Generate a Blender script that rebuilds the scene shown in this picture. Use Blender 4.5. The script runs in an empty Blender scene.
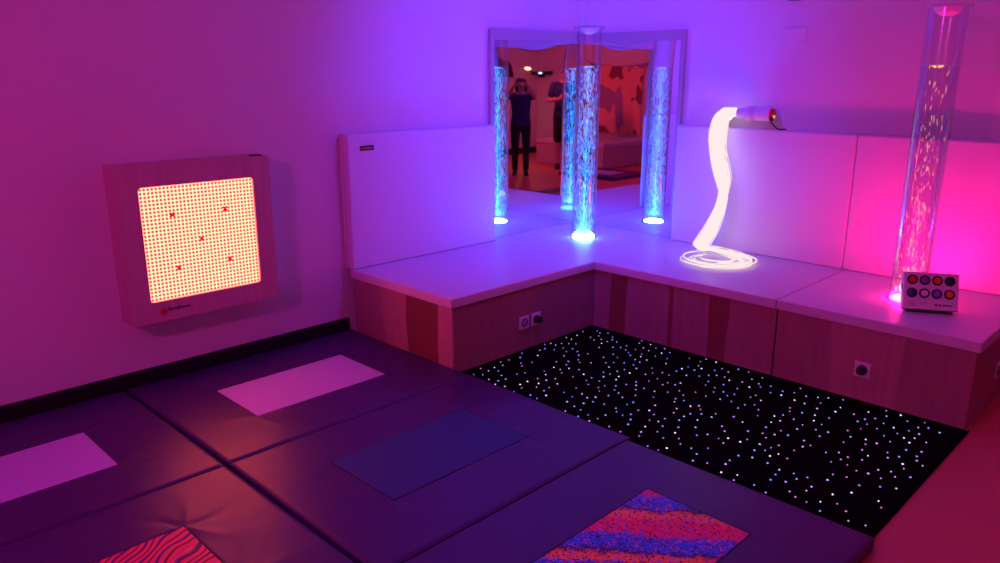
import bpy, bmesh, math, random
from mathutils import Vector, Matrix, noise
random.seed(7)
PI = math.pi
sc = bpy.context.scene
COL = sc.collection

# ------------------------------------------------------------------ helpers
def link(o):
    COL.objects.link(o); return o

def tag(o, label=None, cat=None, group=None, kind=None):
    if label: o['label'] = label
    if cat: o['category'] = cat
    if group: o['group'] = group
    if kind: o['kind'] = kind
    return o

def thing(name, label, cat, loc=(0, 0, 0), rot=(0, 0, 0), group=None):
    o = bpy.data.objects.new(name, None); o.empty_display_size = .05
    o.location = loc; o.rotation_euler = rot
    return tag(link(o), label, cat, group)

def worldloc(o):
    v = Vector((0, 0, 0))
    while o is not None:
        v += Vector(o.location); o = o.parent
    return v

def obj(name, bm, mat, parent=None, origin=None, smooth=False, local=False, kind=None):
    """one mesh object; the shape is given in world coordinates unless local."""
    off = Vector((0, 0, 0))
    if parent is not None and not local: off = worldloc(parent)
    o_loc = Vector((0, 0, 0))
    if origin is not None:
        o_loc = Vector(origin) - off
        off = Vector(origin)
    if off.length: bmesh.ops.translate(bm, verts=bm.verts, vec=-off)
    if smooth:
        bm.normal_update()
        for e in bm.edges:
            if len(e.link_faces) == 2 and e.calc_face_angle(0) > .6: e.smooth = False
    me = bpy.data.meshes.new(name); bm.to_mesh(me); bm.free()
    for m in (mat if isinstance(mat, (list, tuple)) else [mat]): me.materials.append(m)
    if smooth:
        for p in me.polygons: p.use_smooth = True
    o = link(bpy.data.objects.new(name, me)); o.location = o_loc
    if parent is not None: o.parent = parent
    if kind: o['kind'] = kind
    return o

def box(x0, x1, y0, y1, z0, z1, bev=0, seg=2, bm=None):
    b = bm or bmesh.new()
    g = bmesh.ops.create_cube(b, size=1)
    vs = g['verts']
    for v in vs:
        v.co = Vector((x0 + (v.co.x + .5) * (x1 - x0), y0 + (v.co.y + .5) * (y1 - y0), z0 + (v.co.z + .5) * (z1 - z0)))
    if bev:
        es = list({e for v in vs for e in v.link_edges})
        bmesh.ops.bevel(b, geom=es, offset=bev, segments=seg, profile=.5, affect='EDGES')
    return b

def lathe(profile, center, segs=40, bm=None, axis='Z', close=False):
    b = bm or bmesh.new(); c = Vector(center); rings = []
    for r, h in profile:
        ring = []
        for k in range(segs):
            a = 2 * PI * k / segs
            p = (r * math.cos(a), r * math.sin(a), h)
            if axis == 'X': p = (h, r * math.cos(a), r * math.sin(a))
            if axis == 'Y': p = (r * math.sin(a), h, r * math.cos(a))
            ring.append(b.verts.new(c + Vector(p)))
        rings.append(ring)
    n = len(rings)
    for i in range(n if close else n - 1):
        A, B = rings[i], rings[(i + 1) % n]
        for k in range(segs):
            b.faces.new((A[k], A[(k + 1) % segs], B[(k + 1) % segs], B[k]))
    if not close:
        for ring in (rings[0], rings[-1]):
            try: b.faces.new(ring)
            except Exception: pass
    bmesh.ops.recalc_face_normals(b, faces=b.faces)
    return b

def tube(path, rad, segs=6, bm=None, caps=True):
    b = bm or bmesh.new(); P = [Vector(p) for p in path]; n = len(P); rings = []
    up = Vector((0, 0, 1)); prev = None
    for i in range(n):
        t = (P[min(i + 1, n - 1)] - P[max(i - 1, 0)]).normalized()
        if prev is None:
            s = t.cross(up)
            if s.length < .05: s = t.cross(Vector((1, 0, 0)))
        else:
            s = prev - t * prev.dot(t)
        s.normalize(); prev = s; u = s.cross(t)
        r = rad[i] if isinstance(rad, (list, tuple)) else rad
        rings.append([b.verts.new(P[i] + (s * math.cos(2 * PI * k / segs) + u * math.sin(2 * PI * k / segs)) * r) for k in range(segs)])
    for i in range(n - 1):
        for k in range(segs):
            b.faces.new((rings[i][k], rings[i][(k + 1) % segs], rings[i + 1][(k + 1) % segs], rings[i + 1][k]))
    if caps:
        b.faces.new(rings[0][::-1]); b.faces.new(rings[-1])
    return b

def ellipsoid(bm, c, r, rot=None, sub=3):
    g = bmesh.ops.create_icosphere(bm, subdivisions=sub, radius=1)
    M = Matrix.Translation(Vector(c)) @ (rot.to_4x4() if rot else Matrix.Identity(4)) @ Matrix.Diagonal((r[0], r[1], r[2], 1))
    for v in g['verts']: v.co = M @ v.co

def limb(bm, pts, segs=14):
    """tapered closed chain of (point, radius) with rounded ends"""
    P = [Vector(p) for p, r in pts]; R = [r for p, r in pts]
    path, rad = [], []
    for i in range(len(P)):
        if i == 0:
            d = (P[0] - P[1]).normalized()
            for a in (75, 50, 25): path.append(P[0] + d * R[0] * math.sin(math.radians(a))); rad.append(R[0] * math.cos(math.radians(a)))
        path.append(P[i]); rad.append(R[i])
        if i == len(P) - 1:
            d = (P[-1] - P[-2]).normalized()
            for a in (25, 50, 75): path.append(P[-1] + d * R[-1] * math.sin(math.radians(a))); rad.append(R[-1] * math.cos(math.radians(a)))
    tube(path, rad, segs, bm)

def trunk(bm, rows, segs=28):
    """closed body of elliptical rings: (z, half width, half depth, y)"""
    rings = [[bm.verts.new((rx * math.cos(2 * PI * k / segs), y + ry * math.sin(2 * PI * k / segs), z)) for k in range(segs)] for z, rx, ry, y in rows]
    for A, B in zip(rings, rings[1:]):
        for k in range(segs): bm.faces.new((A[k], A[(k + 1) % segs], B[(k + 1) % segs], B[k]))
    bm.faces.new(rings[0][::-1]); bm.faces.new(rings[-1])

def remeshed(name, bm, mat, voxel, parent=None, smooth=4):
    """fuse overlapping closed shells into ONE continuous surface"""
    bmesh.ops.recalc_face_normals(bm, faces=bm.faces)
    me = bpy.data.meshes.new('tmp'); bm.to_mesh(me); bm.free()
    t = link(bpy.data.objects.new('tmp', me))
    m = t.modifiers.new('r', 'REMESH'); m.mode = 'VOXEL'; m.voxel_size = voxel
    s = t.modifiers.new('s', 'SMOOTH'); s.iterations = smooth; s.factor = .5
    dg = bpy.context.evaluated_depsgraph_get()
    out = bpy.data.meshes.new_from_object(t.evaluated_get(dg)); out.name = name
    bpy.data.objects.remove(t); bpy.data.meshes.remove(me)
    out.materials.clear()
    for k in (mat if isinstance(mat, (list, tuple)) else [mat]): out.materials.append(k)
    for p in out.polygons: p.use_smooth = True
    o = link(bpy.data.objects.new(name, out))
    if parent is not None: o.parent = parent
    return o

def text_obj(name, body, size, mat, parent, loc, rot, bold=0, align='LEFT', sx=1):
    cu = bpy.data.curves.new(name, 'FONT'); cu.body = body; cu.size = size; cu.align_x = align; cu.align_y = 'CENTER'
    cu.extrude = .0006; cu.offset = bold
    t = bpy.data.objects.new('tmp', cu); link(t)
    dg = bpy.context.evaluated_depsgraph_get()
    me = bpy.data.meshes.new_from_object(t.evaluated_get(dg)); me.name = name
    bpy.data.objects.remove(t)
    me.materials.clear(); me.materials.append(mat)
    o = link(bpy.data.objects.new(name, me)); o.parent = parent
    o.location = loc; o.rotation_euler = rot; o.scale = (sx, 1, 1)
    return o

# ------------------------------------------------------------------ materials
def newmat(name):
    m = bpy.data.materials.new(name); m.use_nodes = True
    nt = m.node_tree; nt.nodes.clear()
    out = nt.nodes.new('ShaderNodeOutputMaterial')
    return m, nt, out

def pbr(name, color, rough=.5, metal=0, spec=.5, bump=None, coat=0, var=None):
    """bump=(scale,strength,detail); var=(scale,amount) subtle colour mottling"""
    m, nt, out = newmat(name); N = nt.nodes; L = nt.links
    b = N.new('ShaderNodeBsdfPrincipled'); L.new(b.outputs[0], out.inputs[0])
    b.inputs['Base Color'].default_value = (*color, 1); b.inputs['Roughness'].default_value = rough
    b.inputs['Metallic'].default_value = metal; b.inputs['Specular IOR Level'].default_value = spec
    b.inputs['Coat Weight'].default_value = coat
    if bump or var: tc = N.new('ShaderNodeTexCoord')
    if bump:
        n = N.new('ShaderNodeTexNoise'); n.inputs['Scale'].default_value = bump[0]; n.inputs['Detail'].default_value = bump[2]
        bp = N.new('ShaderNodeBump'); bp.inputs['Strength'].default_value = bump[1]; bp.inputs['Distance'].default_value = .01
        L.new(tc.outputs['Object'], n.inputs['Vector']); L.new(n.outputs['Fac'], bp.inputs['Height']); L.new(bp.outputs[0], b.inputs['Normal'])
    if var:
        n = N.new('ShaderNodeTexNoise'); n.inputs['Scale'].default_value = var[0]; n.inputs['Detail'].default_value = 3
        mx = N.new('ShaderNodeMix'); mx.data_type = 'RGBA'
        mx.inputs[6].default_value = (*[c * (1 - var[1]) for c in color], 1); mx.inputs[7].default_value = (*[min(1, c * (1 + var[1])) for c in color], 1)
        L.new(tc.outputs['Object'], n.inputs['Vector']); L.new(n.outputs['Fac'], mx.inputs[0]); L.new(mx.outputs[2], b.inputs['Base Color'])
    return m

def emit(name, color, strength):
    m, nt, out = newmat(name)
    e = nt.nodes.new('ShaderNodeEmission'); e.inputs[0].default_value = (*color, 1); e.inputs[1].default_value = strength
    nt.links.new(e.outputs[0], out.inputs[0]); return m

def glow(name, color, strength):
    """see-through, with emission standing in for light scattered by bubbles"""
    m, nt, out = newmat(name); N = nt.nodes
    e = N.new('ShaderNodeEmission'); e.inputs[0].default_value = (*color, 1); e.inputs[1].default_value = strength
    t = N.new('ShaderNodeBsdfTransparent'); a = N.new('ShaderNodeAddShader')
    nt.links.new(e.outputs[0], a.inputs[0]); nt.links.new(t.outputs[0], a.inputs[1]); nt.links.new(a.outputs[0], out.inputs[0]); return m

def clear(name, tint, blend=.25, edge=.5, base=.04):
    """thin clear acrylic: see-through, more reflective at grazing angles"""
    m, nt, out = newmat(name); N = nt.nodes; L = nt.links
    t = N.new('ShaderNodeBsdfTransparent'); t.inputs[0].default_value = (*tint, 1)
    g = N.new('ShaderNodeBsdfGlossy'); g.inputs['Roughness'].default_value = .14
    lw = N.new('ShaderNodeLayerWeight'); lw.inputs[0].default_value = blend
    mr = N.new('ShaderNodeMapRange'); mr.inputs['To Min'].default_value = base; mr.inputs['To Max'].default_value = edge
    L.new(lw.outputs['Facing'], mr.inputs['Value'])
    mx = N.new('ShaderNodeMixShader'); L.new(mr.outputs[0], mx.inputs[0]); L.new(t.outputs[0], mx.inputs[1]); L.new(g.outputs[0], mx.inputs[2])
    L.new(mx.outputs[0], out.inputs[0]); return m

def plywood(name, axis, bands, base=(.66, .47, .33), up='Z'):
    """birch-faced board; bands=[(position, colour)] along the board's length, in metres from the world origin"""
    m, nt, out = newmat(name); N = nt.nodes; L = nt.links
    b = N.new('ShaderNodeBsdfPrincipled'); L.new(b.outputs[0], out.inputs[0]); b.inputs['Roughness'].default_value = .5
    tc = N.new('ShaderNodeTexCoord'); sp = N.new('ShaderNodeSeparateXYZ'); L.new(tc.outputs['Object'], sp.inputs[0])
    n = N.new('ShaderNodeTexNoise'); n.inputs['Scale'].default_value = 2.5; n.inputs['Detail'].default_value = 1
    L.new(tc.outputs['Object'], n.inputs['Vector'])
    ma = N.new('ShaderNodeMath'); ma.operation = 'MULTIPLY_ADD'; ma.inputs[1].default_value = .05; L.new(n.outputs['Fac'], ma.inputs[0]); L.new(sp.outputs[axis], ma.inputs[2])
    mr = N.new('ShaderNodeMapRange'); mr.inputs['From Min'].default_value = -4; mr.inputs['From Max'].default_value = 4; L.new(ma.outputs[0], mr.inputs['Value'])
    cr = N.new('ShaderNodeValToRGB'); cr.color_ramp.interpolation = 'CONSTANT'; L.new(mr.outputs[0], cr.inputs[0])
    els = cr.color_ramp.elements; els[0].position = 0; els[0].color = (*base, 1)
    els[1].position = 1; els[1].color = (*base, 1)
    for pos, c in bands:
        e = els.new((pos + .025 + 4) / 8); e.color = (*c, 1)
    # grain
    mp = N.new('ShaderNodeMapping'); mp.inputs['Scale'].default_value = (30, 30, 1.6); L.new(tc.outputs['Object'], mp.inputs[0])
    g = N.new('ShaderNodeTexNoise'); g.inputs['Scale'].default_value = 1.5; g.inputs['Detail'].default_value = 5; L.new(mp.outputs[0], g.inputs['Vector'])
    g2 = N.new('ShaderNodeMapRange'); g2.inputs['To Min'].default_value = .78; g2.inputs['To Max'].default_value = 1.15; L.new(g.outputs['Fac'], g2.inputs['Value'])
    mx = N.new('ShaderNodeMix'); mx.data_type = 'RGBA'; mx.blend_type = 'MULTIPLY'; mx.inputs[0].default_value = 1
    L.new(cr.outputs[0], mx.inputs[6]); L.new(g2.outputs[0], mx.inputs[7]); L.new(mx.outputs[2], b.inputs['Base Color'])
    return m

M = {}
M['wall'] = pbr('wall_paint', (.72, .68, .68), .75, bump=(220, .08, 2))
M['ceiling'] = pbr('ceiling_paint', (.7, .68, .68), .8)
M['floor'] = pbr('floor_vinyl', (.60, .20, .13), .42, bump=(300, .05, 2), var=(5, .05))
M['black_trim'] = pbr('black_skirting', (.012, .010, .014), .3)
M['white_vinyl'] = pbr('white_vinyl', (.70, .64, .72), .42, bump=(3, .12, 2))
M['seam_vinyl'] = pbr('seam_vinyl', (.55, .52, .56), .5)
M['white_paint'] = pbr('white_frame_paint', (.42, .34, .36), .45, bump=(60, .05, 2))
M['purple_vinyl'] = pbr('purple_vinyl', (.048, .006, .115), .40, spec=.52, bump=(6, .15, 3))
M['patch_white'] = pbr('patch_white', (.56, .40, .78), .45)
M['patch_blue'] = pbr('patch_blue', (.022, .085, .22), .6, bump=(400, .2, 1))
M['dark_seam'] = pbr('dark_seam', (.012, .006, .02), .6)
M['carpet'] = pbr('black_carpet', (.003, .003, .004), .95, spec=.03, bump=(600, .5, 2))
M['plastic_white'] = pbr('white_plastic', (.78, .76, .78), .35)
M['plastic_black'] = pbr('black_plastic', (.008, .008, .009), .35)
M['logo_red'] = pbr('emblem_red', (.55, .02, .03), .5)
M['logo_dark'] = pbr('lettering_dark', (.02, .02, .03), .5)
M['logo_white'] = pbr('lettering_white', (.75, .75, .75), .5)
M['metal'] = pbr('brushed_metal', (.6, .6, .62), .3, metal=1)
M['mirror'] = pbr('mirror_silver', (.86, .86, .88), .015, metal=1)
M['acrylic'] = clear('clear_acrylic', (.965, .97, .985), .35, .55, .03)
M['water'] = clear('still_water', (.90, .93, .98), .4, .25, .01)
def lid_mat():
    m, nt, out = newmat('frosted_acrylic'); N = nt.nodes; L = nt.links
    t = N.new('ShaderNodeBsdfTransparent'); d = N.new('ShaderNodeBsdfDiffuse'); d.inputs[0].default_value = (.8, .8, .8, 1)
    tr = N.new('ShaderNodeBsdfTranslucent'); tr.inputs[0].default_value = (.8, .8, .8, 1)
    a = N.new('ShaderNodeAddShader'); L.new(d.outputs[0], a.inputs[0]); L.new(tr.outputs[0], a.inputs[1])
    mx = N.new('ShaderNodeMixShader'); mx.inputs[0].default_value = .9
    L.new(t.outputs[0], mx.inputs[1]); L.new(d.outputs[0], mx.inputs[2]); L.new(mx.outputs[0], out.inputs[0]); return m
M['lid'] = lid_mat()

def wavy_mat():
    m, nt, out = newmat('wavy_print'); N = nt.nodes; L = nt.links
    b = N.new('ShaderNodeBsdfPrincipled'); L.new(b.outputs[0], out.inputs[0]); b.inputs['Roughness'].default_value = .5
    tc = N.new('ShaderNodeTexCoord')
    w = N.new('ShaderNodeTexWave'); w.wave_type = 'BANDS'; w.bands_direction = 'X'
    w.inputs['Scale'].default_value = 5.5; w.inputs['Distortion'].default_value = 13; w.inputs['Detail'].default_value = 1.2; w.inputs['Detail Scale'].default_value = .75
    mp = N.new('ShaderNodeMapping'); mp.inputs['Rotation'].default_value = (0, 0, -.70); L.new(tc.outputs['Object'], mp.inputs[0]); L.new(mp.outputs[0], w.inputs['Vector'])
    cr = N.new('ShaderNodeValToRGB'); e = cr.color_ramp.elements
    cols = [(0, (.05, .005, .06)), (.10, (.9, .10, .06)), (.3, (1, .03, .10)), (.45, (.95, .02, .25)), (.58, (.45, .03, .35)), (.68, (1, .22, .06)), (.82, (.95, .03, .12)), (.93, (.15, .02, .3)), (1, (.06, .01, .05))]
    e[0].position, e[0].color = cols[0][0], (*cols[0][1], 1); e[1].position, e[1].color = 1, (*cols[-1][1], 1)
    for p, c in cols[1:-1]: k = e.new(p); k.color = (*c, 1)
    L.new(w.outputs['Fac'], cr.inputs[0]); L.new(cr.outputs[0], b.inputs['Base Color']); return m
M['wavy'] = wavy_mat()

def galaxy_mat():
    m, nt, out = newmat('galaxy_print'); N = nt.nodes; L = nt.links
    b = N.new('ShaderNodeBsdfPrincipled'); L.new(b.outputs[0], out.inputs[0]); b.inputs['Roughness'].default_value = .55
    tc = N.new('ShaderNodeTexCoord')
    n = N.new('ShaderNodeTexNoise'); n.inputs['Scale'].default_value = 9; n.inputs['Detail'].default_value = 9; n.inputs['Roughness'].default_value = .72; L.new(tc.outputs['Object'], n.inputs['Vector'])
    dt = N.new('ShaderNodeVectorMath'); dt.operation = 'DOT_PRODUCT'; dt.inputs[1].default_value = (-.62, .78, 0); L.new(tc.outputs['Object'], dt.inputs[0])
    ad = N.new('ShaderNodeMath'); ad.operation = 'MULTIPLY_ADD'; ad.inputs[1].default_value = .17; L.new(n.outputs['Fac'], ad.inputs[0]); L.new(dt.outputs['Value'], ad.inputs[2])
    mr = N.new('ShaderNodeMapRange'); mr.inputs['From Min'].default_value = -.45 + .085; mr.inputs['From Max'].default_value = .45 + .085; L.new(ad.outputs[0], mr.inputs['Value'])
    cr = N.new('ShaderNodeValToRGB'); e = cr.color_ramp.elements
    RED, PINK, ORA, BLU, DRK = (.95, .03, .10), (.85, .04, .22), (1, .45, .05), (.035, .26, .90), (.03, .02, .07)
    cols = [(-.45, RED), (-.33, PINK), (-.24, ORA), (-.19, DRK), (-.13, BLU), (-.06, BLU), (-.045, ORA), (-.015, ORA), (.005, DRK), (.03, BLU), (.105, BLU), (.125, PINK), (.16, RED), (.21, RED), (.235, ORA), (.26, ORA), (.285, DRK), (.31, BLU), (.372, BLU), (.395, PINK), (.45, PINK)]
    e[0].position, e[0].color = 0, (*RED, 1); e[1].position, e[1].color = 1, (*PINK, 1)
    for p, c in cols[1:-1]: k = e.new((p + .45) / .9); k.color = (*c, 1)
    L.new(mr.outputs[0], cr.inputs[0])
    cur = cr.outputs[0]
    for scale, thr, prob, col in ((95, .42, .26, (.02, .01, .03)), (70, .40, .22, (.45, .25, .95)), (110, .45, .25, (.95, .10, .25)), (60, .30, .18, (.06, .3, .95)), (130, .5, .12, (.02, .01, .03))):
        v = N.new('ShaderNodeTexVoronoi'); v.inputs['Scale'].default_value = scale; v.inputs['Randomness'].default_value = 1; L.new(tc.outputs['Object'], v.inputs['Vector'])
        lt = N.new('ShaderNodeMath'); lt.operation = 'LESS_THAN'; lt.inputs[1].default_value = thr; L.new(v.outputs['Distance'], lt.inputs[0])
        sc2 = N.new('ShaderNodeSeparateColor'); L.new(v.outputs['Color'], sc2.inputs[0])
        l2 = N.new('ShaderNodeMath'); l2.operation = 'LESS_THAN'; l2.inputs[1].default_value = prob; L.new(sc2.outputs[0], l2.inputs[0])
        mu = N.new('ShaderNodeMath'); mu.operation = 'MULTIPLY'; L.new(lt.outputs[0], mu.inputs[0]); L.new(l2.outputs[0], mu.inputs[1])
        mx = N.new('ShaderNodeMix'); mx.data_type = 'RGBA'; L.new(mu.outputs[0], mx.inputs[0]); L.new(cur, mx.inputs[6]); mx.inputs[7].default_value = (*col, 1)
        cur = mx.outputs[2]
    L.new(cur, b.inputs['Base Color']); return m
GAL_OFF = .35
M['galaxy'] = galaxy_mat()

# ------------------------------------------------------------------ measures (metres)
H = .45            # top of the bench cushions
LA, LB = 2.285, 3.241
DA, DB = 1.01, 1.03
SL = .054
PT = .091          # pad thickness
PH = 1.285         # pad top
WX, WY, CH = 7.4, -7.7, 2.6

def structure(name, bm, mat):
    o = obj(name, bm, mat); o['kind'] = 'structure'; return o

structure('floor', box(-.1, WX + .1, WY - .1, .1, -.1, 0), M['floor'])
structure('ceiling', box(-.1, WX + .1, WY - .1, .1, CH, CH + .1), M['ceiling'])
structure('wall_left', box(-.1, 0, WY - .1, .1, 0, CH), M['wall'])
structure('wall_right', box(0, WX + .1, 0, .1, 0, CH), M['wall'])
structure('wall_back', box(0, WX + .1, WY - .1, WY, 0, CH), M['wall'])
structure('wall_side', box(WX, WX + .1, WY, 0, 0, CH), M['wall'])
structure('baseboard_left', box(0, .018, WY, -LA + .002, 0, .125, .004), M['black_trim'])
structure('baseboard_right', box(LB + .03, WX, -.018, 0, 0, .125, .004), M['black_trim'])
structure('baseboard_back', box(.02, WX, WY, WY + .018, 0, .125, .004), M['black_trim'])
structure('baseboard_side', box(WX - .018, WX, WY + .02, -.02, 0, .125, .004), M['black_trim'])
structure('trim_1', box(0, .05, -.05, 0, 1.955, CH, .004), M['wall'])

# ------------------------------------------------------------------ benches
LIGHT, MID, DARK = (.46, .25, .24), (.37, .19, .19), (.24, .08, .06)
END_PLY = plywood('ply_end', 'X', [(.10, MID), (.36, LIGHT), (.573, DARK), (.865, (.54, .30, .27))], MID)
FRONT_A = plywood('ply_front_left', 'Y', [(-1.6, MID)], (.40, .20, .18))
FRONT_B = plywood('ply_front_middle', 'X', [(1.105, DARK), (1.243, MID), (1.551, DARK), (1.572, MID), (1.824, DARK), (1.97, MID)], MID)
FRONT_C = plywood('ply_front_right', 'X', [(2.55, LIGHT), (2.9, MID)], MID)
CARC = plywood('ply_carcass', 'X', [], MID)

def bench(label, ends, x0, x1, y0, y1, mats):
    t = thing('corner_bench', label, 'bench', ((x0 + x1) / 2, (y0 + y1) / 2, 0))
    z1 = H - SL
    if ends == 'A':       # end panel faces -y, front panel faces +x
        obj('end_panel', box(x0, x1, y0, y0 + .018, 0, z1, .0015), mats[0], t)
        obj('front_panel', box(x1 - .018, x1, y0 + .019, y1, 0, z1, .0015), mats[1], t)
        obj('carcass', box(x0, x1 - .03, y0 + .03, y1, .01, z1 - .004), CARC, t)
    else:                 # front faces -y
        obj('front_panel', box(x0, x1, y0, y0 + .018, 0, z1, .0015), mats[0], t)
        if ends == 'C': obj('end_panel', box(x1 - .018, x1, y0 + .019, y1, 0, z1, .0015), mats[1], t)
        obj('carcass', box(x0 + .004, x1 - .03, y0 + .03, y1, .01, z1 - .004), CARC, t)
    return t
for f in (END_PLY, FRONT_A, FRONT_B, FRONT_C, CARC): pass
bench('plywood bench base under the white cushion along the panel wall, two sockets on its front', 'A', .072, DA - .016, -LA + .016, -.012, (END_PLY, FRONT_A))
bench('plywood bench base with dark veneer stripes in the inner corner behind the starlit carpet', 'B', DA - .012, 2.256, -DB + .016, -.012, (FRONT_B,))
bench('plain plywood bench base with one socket under the red bubble tube', 'C', 2.264, LB - .016, -DB + .016, -.012, (FRONT_C, CARC))
# the plywood veneers are laid out in room coordinates
for o in bpy.data.objects:
    if o.name.split('.')[0] in ('front_panel', 'end_panel', 'carcass'):
        v = worldloc(o); o.data.transform(Matrix.Translation(v))
        o.location = Vector(o.location) - v

def cushion(label, x0, x1, y0, y1, plan=None):
    if plan:
        b = bmesh.new(); f = b.faces.new([b.verts.new((p[0], p[1], H - SL)) for p in plan])
        g = bmesh.ops.extrude_face_region(b, geom=[f]); bmesh.ops.translate(b, verts=[v for v in g['geom'] if isinstance(v, bmesh.types.BMVert)], vec=(0, 0, SL))
        bmesh.ops.recalc_face_normals(b, faces=b.faces)
        bmesh.ops.bevel(b, geom=b.edges[:], offset=.006, segments=3, profile=.5, affect='EDGES')
    else: b = box(x0, x1, y0, y1, H - SL, H, .006, 3)
    c = obj('bench_cushion', b, M['white_vinyl'], origin=((x0 + x1) / 2, (y0 + y1) / 2, H - SL), smooth=False)
    tag(c, label, 'cushion', 'white cushions on the bench'); return c
cushion('white vinyl bench cushion in the mirror corner, carrying the blue bubble tube', .058, DA - .001, -LA, -.004,
        [(.058, -LA), (DA - .001, -LA), (DA - .001, -.004), (.004, -.004), (.004, -1.08), (.058, -1.08)])
cushion('white vinyl bench cushion with the glowing fibre coil lying on it', DA + .001, 2.252, -DB, -.004)
cushion('white vinyl bench cushion under the red bubble tube and button box', 2.256, LB, -DB, -.004)

# ------------------------------------------------------------------ wall pads
def pad(label, axis, a0, a1):
    """upright padded board against a wall; axis 'Y' on the left wall, 'X' on the right wall"""
    z0, z1 = H + .001, PH
    if axis == 'Y':
        t = thing('wall_pad', label, 'wall pad', (PT / 2, (a0 + a1) / 2, z0))
        obj('cover', box(.003, PT, a0, a1, z0, z1, .012, 3), M['white_vinyl'], t)
        b = box(.040, .046, a0 - .0035, a1 + .0035, z0 + .006, z1 + .0035, .002)
    else:
        t = thing('wall_pad', label, 'wall pad', ((a0 + a1) / 2, -PT / 2, z0))
        obj('cover', box(a0, a1, -PT, -.003, z0, z1, .012, 3), M['white_vinyl'], t)
        b = box(a0 - .0015, a1 + .0015, -.046, -.040, z0 + .006, z1 + .0035, .001)
    obj('seam_piping', b, M['seam_vinyl'], t)
    return t
padL = pad('white padded wall panel with a small black badge in its upper corner', 'Y', -LA, -1.028)
pad('white padded wall panel behind the hanging fibre bundle', 'X', .978, 2.232)
pad('white padded wall panel glowing pink behind the red bubble tube', 'X', 2.235, 3.49)
bd = obj('badge', box(PT - .001, PT + .004, -2.193, -2.090, 1.181, 1.211, .003), M['plastic_black'], padL)
bd['label'] = 'black badge with red emblem and pale lettering'
obj('emblem', lathe([(.0085, PT + .004), (.0085, PT + .0048)], (0, -2.179, 1.196), 20, axis='X'), M['logo_red'], bd)
text_obj('lettering', 'BarryEmons', .0135, M['logo_white'], bd, Vector((PT + .0046, -2.166, 1.196)) - worldloc(bd), (PI / 2, 0, PI / 2))

# ------------------------------------------------------------------ corner mirrors
def corner_mirror(label, side):
    W, z0, z1 = (1.022 if side == 'L' else .966), H + .001, 1.945
    t = thing('wall_mirror', label, 'mirror', (.02, -.5, z0) if side == 'L' else (.5, -.02, z0), group='tall mirrors in the corner')
    def P(d, u, z):          # d = distance off the wall, u = distance from the corner
        return Vector((d, -u, z)) if side == 'L' else Vector((u, -d, z))
    def bx(d0, d1, u0, u1, za, zb, bev=.003):
        if side == 'L': return box(d0, d1, -u1, -u0, za, zb, bev)
        return box(u0, u1, -d1, -d0, za, zb, bev)
    obj('backing_board', bx(.003, .018, .02 if side == 'L' else .02, W - .005, z0, z1 - .005, 0), M['white_paint'], t)
    obj('top_rail', bx(.018, .036, .037, W, 1.868, z1), M['white_paint'], t)
    obj('side_rail', bx(.004, .036, W - .034, W, z0, 1.867), M['white_paint'], t)
    # the silvered acrylic sheet, bowed near its top edge
    b = bmesh.new(); nu, nz = 40, 60; u0, u1, za, zb = .0185, W - .034, z0 + .002, 1.868
    grid = []
    for i in range(nu + 1):
        row = []
        for k in range(nz + 1):
            fu, fz = i / nu, k / nz
            u = u0 + (u1 - u0) * fu; z = za + (zb - za) * fz
            s = max(0, (z - 1.56) / (zb - 1.56))
            d = .0205 - .0030 * s ** 2.2 * math.sin(PI * min(1, max(0, fu))) ** .8 if s > 0 else .0205
            row.append(b.verts.new(P(d, u, z)))
        grid.append(row)
    for i in range(nu):
        for k in range(nz):
            b.faces.new((grid[i][k], grid[i + 1][k], grid[i + 1][k + 1], grid[i][k + 1]))
    bmesh.ops.recalc_face_normals(b, faces=b.faces)
    g = bmesh.ops.extrude_face_region(b, geom=b.faces[:])
    vs = [v for v in g['geom'] if isinstance(v, bmesh.types.BMVert)]
    bmesh.ops.translate(b, verts=vs, vec=P(.0005, 0, 0) - P(.0025, 0, 0))
    bmesh.ops.recalc_face_normals(b, faces=b.faces)
    obj('mirror_sheet', b, M['mirror'], t, smooth=True)
    if side == 'R':
        for u in (.47, .56):
            obj('screw', lathe([(.0, .0355), (.008, .0355), (.008, .0375), (.003, .039), (0, .039)], (0, 0, 0), 16, axis='Y'), M['metal'], t, local=True)
            o = bpy.data.objects[-1] if False else t.children[-1]
            o.data.transform(Matrix.Rotation(PI, 4, 'Z')); o.location = Vector((u, 0, 1.915)) - Vector(t.location)
    return t
corner_mirror('tall mirror in a pale frame on the wall with the lit square panel', 'L')
corner_mirror('tall mirror in a pale frame on the wall with the hanging fibres', 'R')

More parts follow.
